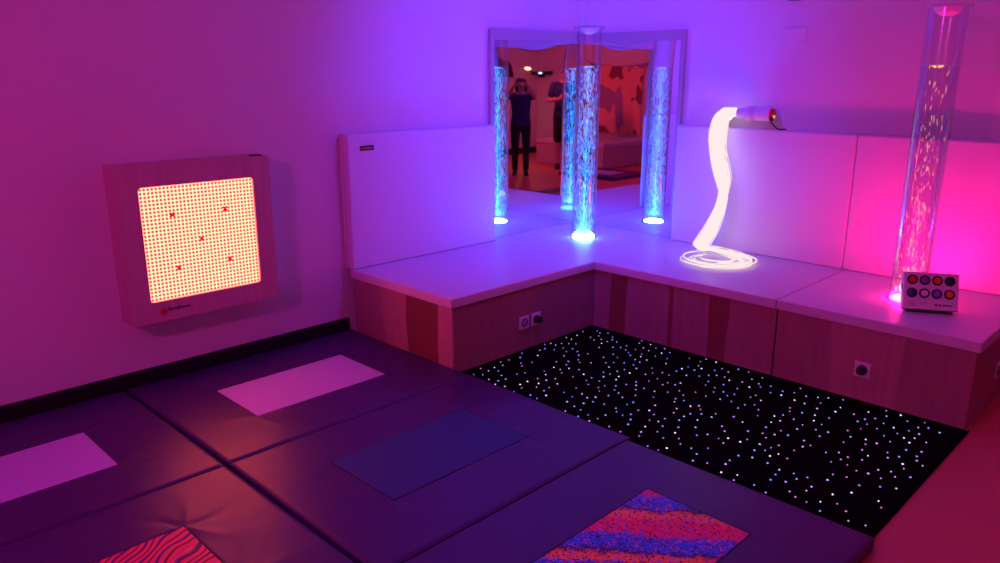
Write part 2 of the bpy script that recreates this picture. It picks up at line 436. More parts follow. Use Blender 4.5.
# ------------------------------------------------------------------ bubble tubes
def bubble_tube(label, x, y, R, led, bub, nb, top, water, zfade, spread):
    t = thing('bubble_tube', label, 'bubble tube', (x, y, H))
    c = (x, y, 0)
    obj('base_ring', lathe([(R - .004, H), (R + .012, H), (R + .012, H + .006), (R + .008, H + .010), (R - .004, H + .010)], c, 56, close=True), M['acrylic'], t)
    obj('led_light', lathe([(0.0, H + .002), (R - .006, H + .002), (R - .006, H + .008), (R * .72, H + .018), (R * .4, H + .024), (.001, H + .026)], c, 40), led, t, smooth=True)
    obj('tube_wall', lathe([(R - .004, H + .004), (R, H + .004), (R, top), (R - .004, top)], c, 72, close=True), M['acrylic'], t, smooth=True)
    obj('water', lathe([(R - .006, H + .05), (R - .006, water)], c, 64), M['water'], t, smooth=True)
    # foam where the bubbles break the surface
    b = bmesh.new()
    for k in range(16):
        a = random.random() * 2 * PI; r = (R - .012) * .6 * math.sqrt(random.random())
        ellipsoid(b, (x + r * math.cos(a), y + r * math.sin(a), water + random.uniform(-.003, .004)), [random.uniform(.003, .006)] * 3, sub=1)
    obj('foam', b, bub, t, smooth=True, kind='stuff')
    lid = obj('lid', lathe([(0.001, top), (R + .018, top), (R + .020, top + .004), (R + .018, top + .012), (0.001, top + .012)], c, 56), M['acrylic'], t)
    obj('lid_disc', lathe([(.001, top - .042), (R * .35, top - .037), (R * .6, top - .022), (R * .74, top - .001), (.001, top - .001)], c, 32), M['lid'], lid)
    # bubbles rising, packed near the base so their glow fades upward
    b = bmesh.new()
    span = water - H - .06
    for k in range(nb):
        f = random.random() ** zfade
        z = H + .06 + span * f
        a = random.random() * 2 * PI
        r = abs(random.gauss(0, spread + .2 * f)) if random.random() < .6 else .98 * math.sqrt(random.random())
        if r > .98: r = random.random()
        r *= R - .012
        s = random.uniform(.0009, .0019)
        q = Matrix.Rotation(random.uniform(-.22, .22), 3, 'X') @ Matrix.Rotation(random.uniform(-.22, .22), 3, 'Y')
        ellipsoid(b, (x + r * math.cos(a), y + r * math.sin(a), z), (s, s, s * random.uniform(5, 13)), q, sub=1)
    obj('bubbles', b, bub, t, smooth=True, kind='stuff')
    return t
BLUE_LED = emit('blue_led', (.02, .08, 1), 620)
RED_LED = emit('red_led', (1, .003, .18), 390)
BLUE_BUB = glow('blue_self_glow_bubbles', (.03, .27, 1), .95)  # LED light scattered in the bubbles, put in as their own emission
RED_BUB = glow('red_self_glow_bubbles', (1, .42, .03), .6)
bubble_tube('clear bubble tube glowing blue, standing in front of the corner mirrors', .475, -.485, .088, BLUE_LED, BLUE_BUB, 2200, 1.945, 1.684, 1.8, .5)
bubble_tube('clear bubble tube glowing red, standing behind the button box', 2.755, -.53, .090, RED_LED, RED_BUB, 480, 1.955, 1.673, 4.6, .4)

# ------------------------------------------------------------------ fibre optic spray
fs = thing('fibre_optic_light', 'glowing fibre bundle hanging from a small white wall lamp and coiled on the bench', 'fibre optic light', (1.60, -.10, 1.33))
body = obj('light_source', lathe([(0, 1.515), (.043, 1.515), (.046, 1.52), (.046, 1.685), (.040, 1.69), (0, 1.69)], (0, -.115, 1.386), 36, axis='X'), M['plastic_white'], fs, smooth=False)
obj('nozzle', lathe([(.026, 1.455), (.033, 1.458), (.034, 1.516), (.026, 1.516)], (0, -.115, 1.386), 28, axis='X', close=True), M['plastic_white'], fs)
obj('end_cap', lathe([(0, 1.69), (.036, 1.69), (.036, 1.704), (.02, 1.708), (0, 1.708)], (0, -.115, 1.386), 28, axis='X'), M['logo_red'], fs)
for k in range(3): obj('cooling_ring', lathe([(.046, 1.56 + k * .012), (.0475, 1.56 + k * .012), (.0475, 1.564 + k * .012), (.046, 1.564 + k * .012)], (0, -.115, 1.386), 32, axis='X', close=True), M['seam_vinyl'], fs)
obj('status_lamp', lathe([(0, .1598), (.0055, .1598), (.005, .1635), (0, .165)], (1.645, 0, 1.375), 14, axis='Y'), emit('status_white', (1, .85, .9), 4), fs).data.transform(Matrix.Translation((0, 0, 0)))
o = fs.children[-1]; o.data.transform(Matrix.Diagonal((1, -1, 1, 1))); o.data.transform(Matrix.Translation((0, -.2, 0)))
obj('wall_bracket', box(1.58, 1.64, -.075, -.001, 1.36, 1.41, .004), M['plastic_white'], fs)
obj('plug_socket', lathe([(0, 1.708), (.010, 1.708), (.010, 1.716), (0, 1.716)], (0, -.125, 1.372), 14, axis='X'), emit('indicator_amber', (.9, .6, .1), .8), fs)
obj('power_cord', tube([(1.702, -.140, 1.355), (1.705, -.140, 1.335), (1.712, -.12, 1.318), (1.722, -.10, 1.300), (1.732, -.08, 1.2905), (1.742, -.04, 1.2905), (1.745, -.012, 1.2905)], .0045, 8), M['plastic_black'], fs, smooth=True)
obj('cord_plug', box(1.693, 1.711, -.150, -.130, 1.345, 1.372, .004), M['plastic_black'], fs)

CTRL = [Vector(p) for p in [(1.460, -.115, 1.386), (1.415, -.13, 1.392), (1.372, -.15, 1.365), (1.356, -.17, 1.30), (1.358, -.19, 1.21), (1.392, -.22, 1.08), (1.440, -.25, .97), (1.474, -.27, .88), (1.470, -.285, .78), (1.440, -.30, .66), (1.395, -.31, .56), (1.352, -.315, .485)]]
RADB = [.020, .036, .052, .060, .060, .054, .046, .032, .038, .050, .055, .050]
def catmull(P, t):
    n = len(P) - 1; s = min(max(t, 0), .99999) * n; i = int(s); f = s - i
    p0, p1, p2, p3 = P[max(i - 1, 0)], P[i], P[i + 1], P[min(i + 2, n)]
    return .5 * ((2 * p1) + (p2 - p0) * f + (2 * p0 - 5 * p1 + 4 * p2 - p3) * f * f + (3 * p1 - p0 - 3 * p2 + p3) * f ** 3)
FIB = emit('lit_fibre', (1, .80, .80), 1.05)
b = bmesh.new()
for k in range(96):
    r0 = math.sqrt((k + .5) / 96); a0 = k * 2.39996
    path = []
    tw = 2.6 + random.uniform(-.5, .5); wob = random.uniform(.6, 1.25)
    stray = random.random() < .10
    for j in range(34):
        u = j / 33; c = catmull(CTRL, u)
        s = u * (len(RADB) - 1); i = min(int(s), len(RADB) - 2); R = RADB[i] + (RADB[i + 1] - RADB[i]) * (s - i)
        ang = a0 + tw * u
        d = (CTRL[min(len(CTRL) - 1, int(s) + 1)] - CTRL[int(s) if int(s) < len(CTRL) - 1 else int(s) - 1]).normalized()
        sx = d.cross(Vector((0, 1, 0))).normalized(); sy = d.cross(sx)
        p = c + (sx * math.cos(ang) + sy * math.sin(ang)) * R * r0 * (1 + (wob - 1) * u)
        if stray: p += Vector((.055, -.02, 0)) * math.exp(-((u - .52) / .12) ** 2)
        p.y = min(p.y, -PT - .008) if p.z < PH + .02 else p.y
        p.z = max(p.z, H + .010)
        path.append(p)
    # coil on the cushion
    cx, cy = 1.575, -.465
    last = path[-1]; R1 = random.uniform(.09, .24); zc = H + .006 + random.random() * .03
    turn = random.uniform(3.2, 6.6); a_s = math.atan2(last.y - cy, last.x - cx)
    r_s = math.hypot(last.x - cx, last.y - cy)
    dirn = -1
    m = int(turn * 9) if k % 4 == 0 else 0
    for j in range(1, m + 1):
        f = j / m; a = a_s + dirn * turn * f
        R = r_s + (R1 - r_s) * min(1, f * 3.5) + .008 * math.sin(3 * a + k)
        path.append(Vector((cx + R * math.cos(a), cy + R * math.sin(a) * 1.02, last.z + (zc - last.z) * min(1, f * 4))))
    for p in path:
        if p.z < PH: p.y = min(p.y, -PT - .006)
    tube(path, .0026, 5, b)
fb = obj('fibre_bundle', b, FIB, fs, smooth=True, kind='stuff')

# ------------------------------------------------------------------ lit square wall panel
PX = .147
pn = thing('wall_light', 'square plywood-framed wall panel with a glowing grid of tiny lights', 'light panel', (.07, -3.237, .405))
y0, y1, z0, z1 = -3.639, -2.835, .405, 1.203
ey0, ey1, ez0, ez1 = -3.536, -2.937, .513, 1.091
PLYP = plywood('ply_panel', 'Y', [], (.58, .36, .36))
obj('housing', box(-.001, PX - .022, y0, y1, z0, z1, .003), PLYP, pn)
# front board with a square hole
b = bmesh.new()
def ring_board(b, xa, xb, o, i, rad):
    def loop(x, q, r):
        ya, yb, za, zb = q; pts = []
        for cy_, cz_, a0 in ((yb - r, zb - r, 0), (ya + r, zb - r, 90), (ya + r, za + r, 180), (yb - r, za + r, 270)):
            for s in range(5):
                a = math.radians(a0 + 90 * s / 4); pts.append(b.verts.new((x, cy_ + r * math.cos(a), cz_ + r * math.sin(a))))
        return pts
    A, B, C, D = loop(xb, o, .006), loop(xb, i, rad), loop(xa, i, rad), loop(xa, o, .006)
    n = len(A)
    for P, Q in ((A, B), (B, C), (C, D), (D, A)):
        for k in range(n): b.faces.new((P[k], P[(k + 1) % n], Q[(k + 1) % n], Q[k]))
    bmesh.ops.recalc_face_normals(b, faces=b.faces)
ring_board(b, PX - .0218, PX, (y0, y1, z0, z1), (ey0 - .002, ey1 + .002, ez0 - .002, ez1 + .002), .016)
obj('front_board', b, PLYP, pn)
def led_grid():
    m, nt, out = newmat('led_grid'); N = nt.nodes; L = nt.links
    tc = N.new('ShaderNodeTexCoord'); sp = N.new('ShaderNodeSeparateXYZ'); L.new(tc.outputs['Generated'], sp.inputs[0])
    def fr(sock, n):
        a = N.new('ShaderNodeMath'); a.operation = 'MULTIPLY'; a.inputs[1].default_value = n; L.new(sock, a.inputs[0])
        f = N.new('ShaderNodeMath'); f.operation = 'FRACT'; L.new(a.outputs[0], f.inputs[0])
        s = N.new('ShaderNodeMath'); s.operation = 'SUBTRACT'; s.inputs[1].default_value = .5; L.new(f.outputs[0], s.inputs[0])
        p = N.new('ShaderNodeMath'); p.operation = 'POWER'; p.inputs[1].default_value = 2; L.new(s.outputs[0], p.inputs[0]); return p
    a = N.new('ShaderNodeMath'); a.operation = 'ADD'; L.new(fr(sp.outputs['Y'], 31).outputs[0], a.inputs[0]); L.new(fr(sp.outputs['Z'], 30).outputs[0], a.inputs[1])
    cr = N.new('ShaderNodeValToRGB'); L.new(a.outputs[0], cr.inputs[0])
    e = cr.color_ramp.elements; e[0].position = .09; e[0].color = (.015, .008, .006, 1); e[1].position = .15; e[1].color = (1, .088, .055, 1)
    em = N.new('ShaderNodeEmission'); em.inputs[1].default_value = 10.5; L.new(cr.outputs[0], em.inputs[0]); L.new(em.outputs[0], out.inputs[0]); return m
sheet = obj('light_sheet', box(PX - .020, PX - .009, ey0, ey1, ez0, ez1, .0015), led_grid(), pn)
MARK = emit('backlit_red_film', (.62, .0, .04), .9)  # emission stands in for panel light shining through the film
for yy, zz in ((-3.383, .944), (-3.102, .941), (-3.243, .801), (-3.377, .668), (-3.100, .669)):
    b = bmesh.new()
    for s in (-1, 1):
        bb = box(-.0015, .0015, -.0165, .0165, -.0045, .0045)
        bb.transform(Matrix.Rotation(s * PI / 4, 4, 'X')); bb.transform(Matrix.Translation((PX - .0075, yy, zz)))
        me = bpy.data.meshes.new('t'); bb.to_mesh(me); bb.free(); b.from_mesh(me); bpy.data.meshes.remove(me)
    obj('cross_mark', b, MARK, sheet)
lg = obj('emblem', lathe([(.018, PX), (.018, PX + .0008)], (0, -3.482, .455), 24, axis='X'), M['logo_red'], pn)
text_obj('lettering', 'BarryEmons', .023, M['logo_dark'], pn, Vector((PX + .0006, -3.458, .463)) - worldloc(pn), (PI / 2, 0, PI / 2), .0006)
obj('top_clip', box(.105, .140, -2.927, -2.869, z1, z1 + .008, .002), M['plastic_black'], pn)

# ------------------------------------------------------------------ eight-button box on the bench
bt = thing('button_box', 'slanted white box with eight coloured round buttons', 'switch box', (2.925, -.715, H), (0, 0, math.radians(30)))
w, hh, dp, lean = .258, .192, .05, math.radians(20)
def tilt(bmx):
    bmx.transform(Matrix.Translation((0, 0, .020)) @ Matrix.Rotation(-lean, 4, 'X')); return bmx
obj('case', tilt(box(-w / 2, w / 2, 0, dp, 0, hh, .006, 3)), M['plastic_white'], bt, local=True)
obj('foot', box(-w / 2 + .02, w / 2 - .02, .01, .10, 0, .012, .003), M['plastic_black'], bt, local=True)
obj('rear_prop', box(-w / 2 + .03, w / 2 - .03, .095, .105, .0, .09, .002), M['plastic_black'], bt, local=True)
BC = [[(.75, .03, .06), (.28, .10, .45), (.85, .14, .06), (.015, .05, .03)], [(.03, .05, .40), (.85, .80, .85), (.18, .20, .75), (.90, .32, .04)]]
bc_names = [['red', 'purple', 'orange red', 'black'], ['dark blue', 'white', 'light blue', 'orange']]
for r in range(2):
    for k in range(4):
        cx = -w / 2 + .041 + k * .058; cz = hh - .040 - r * .068
        rim = obj('button', tilt(lathe([(.018, -.007), (.0235, -.007), (.0255, 0.0), (.018, 0.0)], (cx, 0, cz), 28, axis='Y', close=True)), M['plastic_black'], bt, local=True, smooth=False)
        rim['label'] = bc_names[r][k] + ' round button in a black ring'
        obj('button_face', tilt(lathe([(.0, -.010), (.008, -.0095), (.0165, -.006), (.018, 0)], (cx, 0, cz), 28, axis='Y')), pbr('button_' + bc_names[r][k].replace(' ', '_'), BC[r][k], .3), rim, local=True, smooth=True)
obj('emblem', tilt(lathe([(.0075, -.0008), (.0075, 0)], (.027, 0, .027), 20, axis='Y')), M['logo_red'], bt, local=True)
q = Matrix.Translation((0, 0, .020)) @ Matrix.Rotation(-lean, 4, 'X') @ Matrix.Translation((.038, -.0008, .027)) @ Matrix.Rotation(PI / 2, 4, 'X')
text_obj('lettering', 'BarryEmons', .0125, M['logo_dark'], bt, q.to_translation(), q.to_euler(), .0003)
for (cx, n) in ((-.082, 3), (-.030, 2)):
    b = bmesh.new()
    for k in range(n): box(cx - .016, cx + .014 - .006 * (k % 2), -.0008, .0002, .034 - k * .009, .038 - k * .009, bm=b)
    obj('caption_mark', tilt(b), pbr('caption_grey', (.45, .40, .48), .6), bt, local=True)
obj('side_port', tilt(box(-w / 2 - .003, -w / 2 + .004, .018, .034, .095, .128, .002)), M['plastic_black'], bt, local=True)

# ------------------------------------------------------------------ sockets and plugs
def socket(label, pos, ax):
    t = thing('wall_socket', label, 'socket', pos)
    M3 = {'X': Matrix.Identity(4), 'Y': Matrix.Rotation(-PI / 2, 4, 'Z')}[ax]   # 'X': faces +x ; 'Y': faces -y
    def put(n, b, m): b.transform(M3); return obj(n, b, m, t, local=True)
    put('cover_plate', box(0, .010, -.040, .040, -.040, .040, .003), M['plastic_white'])
    put('socket_ring', lathe([(.021, .0102), (.026, .0102), (.026, .0128), (.021, .0128)], (0, 0, 0), 28, axis='X', close=True), M['logo_dark'])
    put('socket_well', lathe([(0.0, .0101), (.020, .0101), (.020, .0108), (0, .0108)], (0, 0, 0), 28, axis='X'), M['seam_vinyl'])
    for s in (-1, 1): put('pin_hole', lathe([(0, .0107), (.003, .0107), (.003, .0112), (0, .0112)], (0, s * .0095, 0), 10, axis='X'), M['plastic_black'])
    return t
def plug(label, pos, ax):
    M3 = {'X': Matrix.Identity(4), 'Y': Matrix.Rotation(-PI / 2, 4, 'Z')}[ax]
    t = thing('mains_plug', label, 'plug', pos)
    b = lathe([(0, .0), (.0225, .0), (.0225, .020), (.019, .030), (.011, .034), (0, .034)], (0, 0, 0), 28, axis='X'); b.transform(M3)
    obj('plug_body', b, M['plastic_black'], t, local=True)
    b = lathe([(0, .034), (.006, .034), (.0045, .052), (0, .052)], (0, 0, 0), 16, axis='X'); b.transform(M3)
    obj('cord_grip', b, M['plastic_black'], t, local=True)
    return t
XF = DA - .016 + .0005
socket('white wall socket with an empty round well on the bench front, beside the plugged one', (XF, -1.693, .182), 'X')
socket('white wall socket with a black plug, near the empty socket on the same bench front', (XF, -1.588, .182), 'X')
plug('black mains plug pushed into the socket beside the empty one', (XF + .0135, -1.588, .182), 'X')
YF = -DB + .016 - .0005
socket('white wall socket with a black plug, below the red bubble tube', (2.737, YF, .176), 'Y')
plug('black mains plug in the lone socket below the red bubble tube', (2.737, YF - .0135, .176), 'Y')
socket('white wall socket on the shaded end of the bench by the bare floor', (LB - .0155, -.55, .18), 'X')

# ------------------------------------------------------------------ small things on the upper right wall
tag(obj('blanking_plate', box(1.655, 1.815, -.006, .001, 1.828, 1.918, .002), M['wall'], origin=(1.735, 0, 1.87)), 'pale blank cover plate on the wall high above the fibre lamp', 'cover plate')
sn = thing('motion_sensor', 'small dark sensor high on the wall above the fibre lamp', 'sensor', (1.728, 0, 2.115))
obj('housing', box(1.695, 1.765, -.05, .001, 2.082, 2.15, .006), M['plastic_black'], sn)
obj('lens', lathe([(0, .0), (.018, .0), (.014, .010), (0, .014)], (0, 0, 0), 20, axis='Y'), M['logo_dark'], sn, local=True)
o = sn.children[-1]; o.data.transform(Matrix.Rotation(PI, 4, 'Z')); o.location = (0, -.05, 0)

# ------------------------------------------------------------------ starlit carpet
cp = thing('star_carpet', 'black carpet strip sprinkled with tiny violet points of light', 'carpet', (2.1, -1.64, 0))
CX0, CX1, CY0, CY1 = DA - .012, 3.246, -2.262, -DB + .012
obj('pile', box(CX0, CX1, CY0, CY1, .0005, .009, .002), M['carpet'], cp)
SM = [emit('star_violet', (.42, .19, 1), 1.5), emit('star_lilac', (.7, .32, 1), 1.4), emit('star_pink', (.9, .2, .75), 1.0), emit('star_blue', (.25, .22, 1), 1.6), emit('star_white', (.75, .5, 1), 2.0)]
pts = []; tries = 0
while len(pts) < 440 and tries < 60000:
    tries += 1
    p = (random.uniform(CX0 + .03, CX1 - .03), random.uniform(CY0 + .03, CY1 - .03))
    if all((p[0] - q[0]) ** 2 + (p[1] - q[1]) ** 2 > .042 ** 2 for q in pts): pts.append(p)
pts.sort(key=lambda p: (p[0] - 4.01) ** 2 + (p[1] + 4.94) ** 2)
def star_bm(p, b=None):
    r = random.uniform(.0028, .0050)
    return lathe([(r, .0088), (r * .95, .0105), (r * .5, .0125), (.0003, .013)], (p[0], p[1], 0), 8, bm=b)
def pick(): return random.choices(range(5), (6, 5, 3, 3, 3))[0]
for p in pts[:100]: obj('star_light', star_bm(p), SM[pick()], cp, origin=(p[0], p[1], .009))
b = bmesh.new()
for p in pts[100:]:
    n0 = len(b.faces); star_bm(p, b); b.faces.ensure_lookup_table(); k = pick()
    for f in b.faces[n0:]: f.material_index = k
obj('star_lights', b, SM, cp, kind='stuff')

# ------------------------------------------------------------------ floor mats
def floor_mat(label, x0, x1, y0, y1, px0, px1, py0, py1, pm, outline, seed, crease=.0035):
    T = .052
    t = thing('floor_mat', label, 'floor mat', ((x0 + x1) / 2, (y0 + y1) / 2, 0), group=None)
    nx, ny = 96, 120; b = bmesh.new(); G = []
    corners = [(px0, py0), (px0, py1), (px1, py0), (px1, py1)]
    for i in range(nx + 1):
        row = []
        for j in range(ny + 1):
            # finer rows near the rim
            fx = i / nx; fy = j / ny
            x = x0 + (x1 - x0) * fx; y = y0 + (y1 - y0) * fy
            d = min(x - x0, x1 - x, y - y0, y1 - y)
            z = T - .007 * (1 - min(1, d / .012)) ** 2
            inside = px0 - .004 < x < px1 + .004 and py0 - .004 < y < py1 + .004
            if not inside:
                for ci, (cx, cy) in enumerate(corners):
                    vx, vy = x - cx, y - cy; r = math.hypot(vx, vy)
                    if r < .55:
                        th = math.atan2(vy, vx)
                        ridge = math.cos(3 * th + 1.7 * seed + ci * 2.1 + .6 * math.sin(9 * r + ci))
                        z += crease * math.exp(-r / .14) * min(1, r / .03) * (ridge ** 5) * min(1, d / .05)
                z += .0016 * noise.noise(Vector((x * 4, y * 4, seed))) * min(1, d / .05)
            else: z = T - .0015
            row.append(b.verts.new((x, y, z)))
        G.append(row)
    for i in range(nx):
        for j in range(ny): b.faces.new((G[i][j], G[i + 1][j], G[i + 1][j + 1], G[i][j + 1]))
    rim = [G[i][0] for i in range(nx + 1)] + [G[nx][j] for j in range(1, ny + 1)] + [G[i][ny] for i in range(nx - 1, -1, -1)] + [G[0][j] for j in range(ny - 1, 0, -1)]
    low = [b.verts.new((v.co.x, v.co.y, .002)) for v in rim]; n = len(rim)
    for k in range(n): b.faces.new((rim[k], low[k], low[(k + 1) % n], rim[(k + 1) % n]))
    b.faces.new(low[::-1])
    obj('cover', b, M['purple_vinyl'], t, smooth=True)
    p = obj('patch', box(px0, px1, py0, py1, T - .003, T + .0012, .0008), pm, t)
    if outline:
        b = bmesh.new(); s = .007
        for q in ((px0 - s, px0, py0 - s, py1 + s), (px1, px1 + s, py0 - s, py1 + s), (px0, px1, py0 - s, py0), (px0, px1, py1, py1 + s)):
            box(*q, T - .003, T + .0008, bm=b)
        obj('seam', b, M['dark_seam'], p)
    return t
R1a, R1b, R2a, R2b = -3.664, -2.277, -5.07, -3.684
floor_mat('purple floor mat with a pale patch between the bench end and the wall', .03, 1.140, R1a, R1b, .385, .81, -3.351, -2.60, M['patch_white'], False, 1)
floor_mat('purple floor mat with a deep blue patch, in front of the bench corner', 1.145, 2.195, R1a, R1b + .006, 1.44, 1.868, -3.355, -2.605, M['patch_blue'], True, 2, .0025)
floor_mat('purple floor mat with a spotted red and blue patch, next to the carpet', 2.200, 3.268, R1a, R1b - .024, 2.515, 2.946, -3.355, -2.602, M['galaxy'], True, 3, .0015)
floor_mat('purple floor mat with a pale patch below the lit wall panel, beside the skirting', .03, 1.140, R2a, R2b, .41, .831, -4.75, -4.0, M['patch_white'], False, 4)
floor_mat('purple floor mat with a patch of wavy red and pink lines', 1.145, 2.195, R2a, R2b, 1.478, 1.90, -4.75, -4.003, M['wavy'], True, 5, .006)
floor_mat('dark mat with a pale patch seen only in the corner mirror', 3.35, 4.50, -6.05, -5.05, 3.62, 4.2, -5.75, -5.32, M['patch_white'], False, 6)

# ------------------------------------------------------------------ far end of the room as the mirrors show it, with added fill lamps
pf = thing('padded_platform', 'low pale padded platform behind the standing people, seen in the mirror', 'platform', (5.25, -6.85, 0))
obj('side_board', box(4.45, 6.05, -7.5, -6.2, .004, .37, .004), pbr('platform_side', (.62, .50, .48), .5), pf)
obj('cushion', box(4.43, 6.07, -7.52, -6.18, .371, .46, .02, 3), M['white_vinyl'], pf)
def projection_mat():  # colours of a projected light pattern, painted into the sheet
    m, nt, out = newmat('projection_colours'); N = nt.nodes; L = nt.links
    b = N.new('ShaderNodeBsdfPrincipled'); L.new(b.outputs[0], out.inputs[0]); b.inputs['Roughness'].default_value = .8
    tc = N.new('ShaderNodeTexCoord'); mp = N.new('ShaderNodeMapping'); mp.inputs['Scale'].default_value = (1.5, 1, 1.0); mp.inputs['Location'].default_value = (.7, 0, 1.9)
    n = N.new('ShaderNodeTexNoise'); n.inputs['Scale'].default_value = 1; n.inputs['Detail'].default_value = 2.5
    cr = N.new('ShaderNodeValToRGB'); cr.color_ramp.interpolation = 'CONSTANT'
    e = cr.color_ramp.elements; e[0].color = (.28, .06, .10, 1); e[1].position = .47; e[1].color = (.9, .38, .26, 1)
    k = e.new(.58); k.color = (.42, .22, .36, 1)
    L.new(tc.outputs['Object'], mp.inputs[0]); L.new(mp.outputs[0], n.inputs['Vector']); L.new(n.outputs['Fac'], cr.inputs[0]); L.new(cr.outputs[0], b.inputs['Base Color']); return m
wh = thing('painted_projection', 'projected salmon and maroon light pattern painted on a sheet, seen in the mirror', 'painted projection', (5.25, WY, .5))  # sheet stands in for light thrown on the wall
b = bmesh.new(); G = []
for i in range(41):
    x = 4.7 + 1.15 * i / 40
    G.append([b.verts.new((x, WY + .03 + .008 * math.sin(i * .8) * (1 - k / 12), .52 + 1.48 * k / 12)) for k in range(13)])
for i in range(40):
    for k in range(12): b.faces.new((G[i][k], G[i + 1][k], G[i + 1][k + 1], G[i][k + 1]))
g = bmesh.ops.extrude_face_region(b, geom=b.faces[:]); bmesh.ops.translate(b, verts=[v for v in g['geom'] if isinstance(v, bmesh.types.BMVert)], vec=(0, .004, 0))
bmesh.ops.recalc_face_normals(b, faces=b.faces)
obj('projection_sheet', b, projection_mat(), wh, smooth=True)
obj('sheet_rod', tube([(4.64, WY + .03, 2.005), (5.91, WY + .03, 2.005)], .012, 12), M['white_paint'], wh, smooth=True)

pj = thing('projector', 'black projector with a lit lens mounted on the far wall, seen in the mirror', 'projector', (7.15, -7.45, 1.80))
obj('casing', box(6.98, 7.34, -7.69, -7.42, 1.74, 1.86, .012, 3), M['plastic_black'], pj)
b = lathe([(0, 0), (.034, 0), (.030, .02), (0, .028)], (0, 0, 0), 24, axis='Y')
obj('lens', b, emit('lens_glow', (.5, .75, 1), 5), pj, local=True); pj.children[-1].location = (-.08, .03, 0)
obj('wall_mount', box(7.12, 7.20, -7.62, -7.50, 1.66, 1.741, .004), M['plastic_black'], pj)

def spot_lamp(label, loc, aim, emat, size=.055, snoot=.03):
    t = thing('spotlight', label, 'spotlight', loc)
    d = (Vector(aim) - Vector(loc)).normalized(); Q = Vector((0, 0, 1)).rotation_difference(d).to_matrix().to_4x4()
    def put(n, b, m, sm=True): b.transform(Q); return obj(n, b, m, t, local=True, smooth=sm)
    put('lamp_head', lathe([(size * .5, -.13), (size * 1.05, -.10), (size * 1.15, 0), (size * 1.15, snoot), (size * 1.02, snoot), (size * 1.02, 0.0)], (0, 0, 0), 32), M['plastic_black'])
    put('lamp_lens', lathe([(.0005, .010), (size * .6, .008), (size, 0), (size, -.01), (.0005, -.01)], (0, 0, 0), 28), emat)
    return t
RED_SPOT = emit('red_spot_lens', (1, .22, .12), 150)
s1 = spot_lamp('small red spotlight glaring high on the far wall, seen in the mirror', (7.22, -7.22, 1.95), (3.5, -3.5, .8), RED_SPOT)
obj('yoke', box(7.22, 7.401, -7.23, -7.21, 1.98, 2.0, .002), M['plastic_black'], s1)

MAG_FILL = emit('magenta_fill_lens', (1, .03, .72), 390)
BLUE_FILL = emit('blue_fill_lens', (.08, .032, 1), 680)
BACK_FILL = emit('red_fill_lens', (1, .06, .17), 620)
def added_fill_lamp(label, x, y, aim, emat, size, snoot=.03):  # for lamps put in out of view to colour the room
    t = spot_lamp(label, (x, y, CH - .20), aim, emat, size, snoot)
    obj('fill_bracket', box(x - .02, x + .02, y - .02, y + .02, CH - .12, CH - .001, .003), M['plastic_black'], t)
    return t
added_fill_lamp('added magenta fill spotlight, unseen behind the viewer, pointing at the bench corner', 2.3, -6.3, (1.6, -1.5, .4), MAG_FILL, .10)  # added lamp, tints walls and floor magenta
added_fill_lamp('added blue fill spotlight, unseen above the bench, pointing into the mirror corner', 1.7, -1.9, (.12, -.5, 1.35), BLUE_FILL, .10, .11)  # added lamp, turns the mirror corner blue
added_fill_lamp('added red fill spotlight, unseen over the standing people, pointing at the far wall', 5.0, -4.6, (6.2, -7.2, .8), BACK_FILL, .08)  # added lamp, brightens the far end in red for the mirrors

ld = thing('light_ladder', 'slim black light bar with a row of green lamps beside the person with raised arms', 'light bar', (WX, -7.30, .6))
obj('bar', box(WX - .03, WX + .001, -7.33, -7.27, .58, 1.10, .004), M['plastic_black'], ld)
GL = emit('green_lamp', (.15, 1, .25), 2.2)
for k in range(9): obj('green_lamp', box(WX - .038, WX - .029, -7.325, -7.275, .60 + k * .055, .63 + k * .055, .002), GL, ld)
sp = thing('loudspeaker', 'dark rounded loudspeaker high on the far wall, seen at the mirror edge', 'loudspeaker', (WX - .1, -6.55, 1.75))
obj('cabinet', box(WX - .22, WX + .001, -6.78, -6.30, 1.62, 2.05, .05, 4), pbr('speaker_shell', (.10, .05, .06), .6), sp, smooth=False)
obj('grille', box(WX - .235, WX - .215, -6.74, -6.34, 1.67, 2.0, .008), pbr('speaker_grille', (.06, .03, .04), .8), sp)

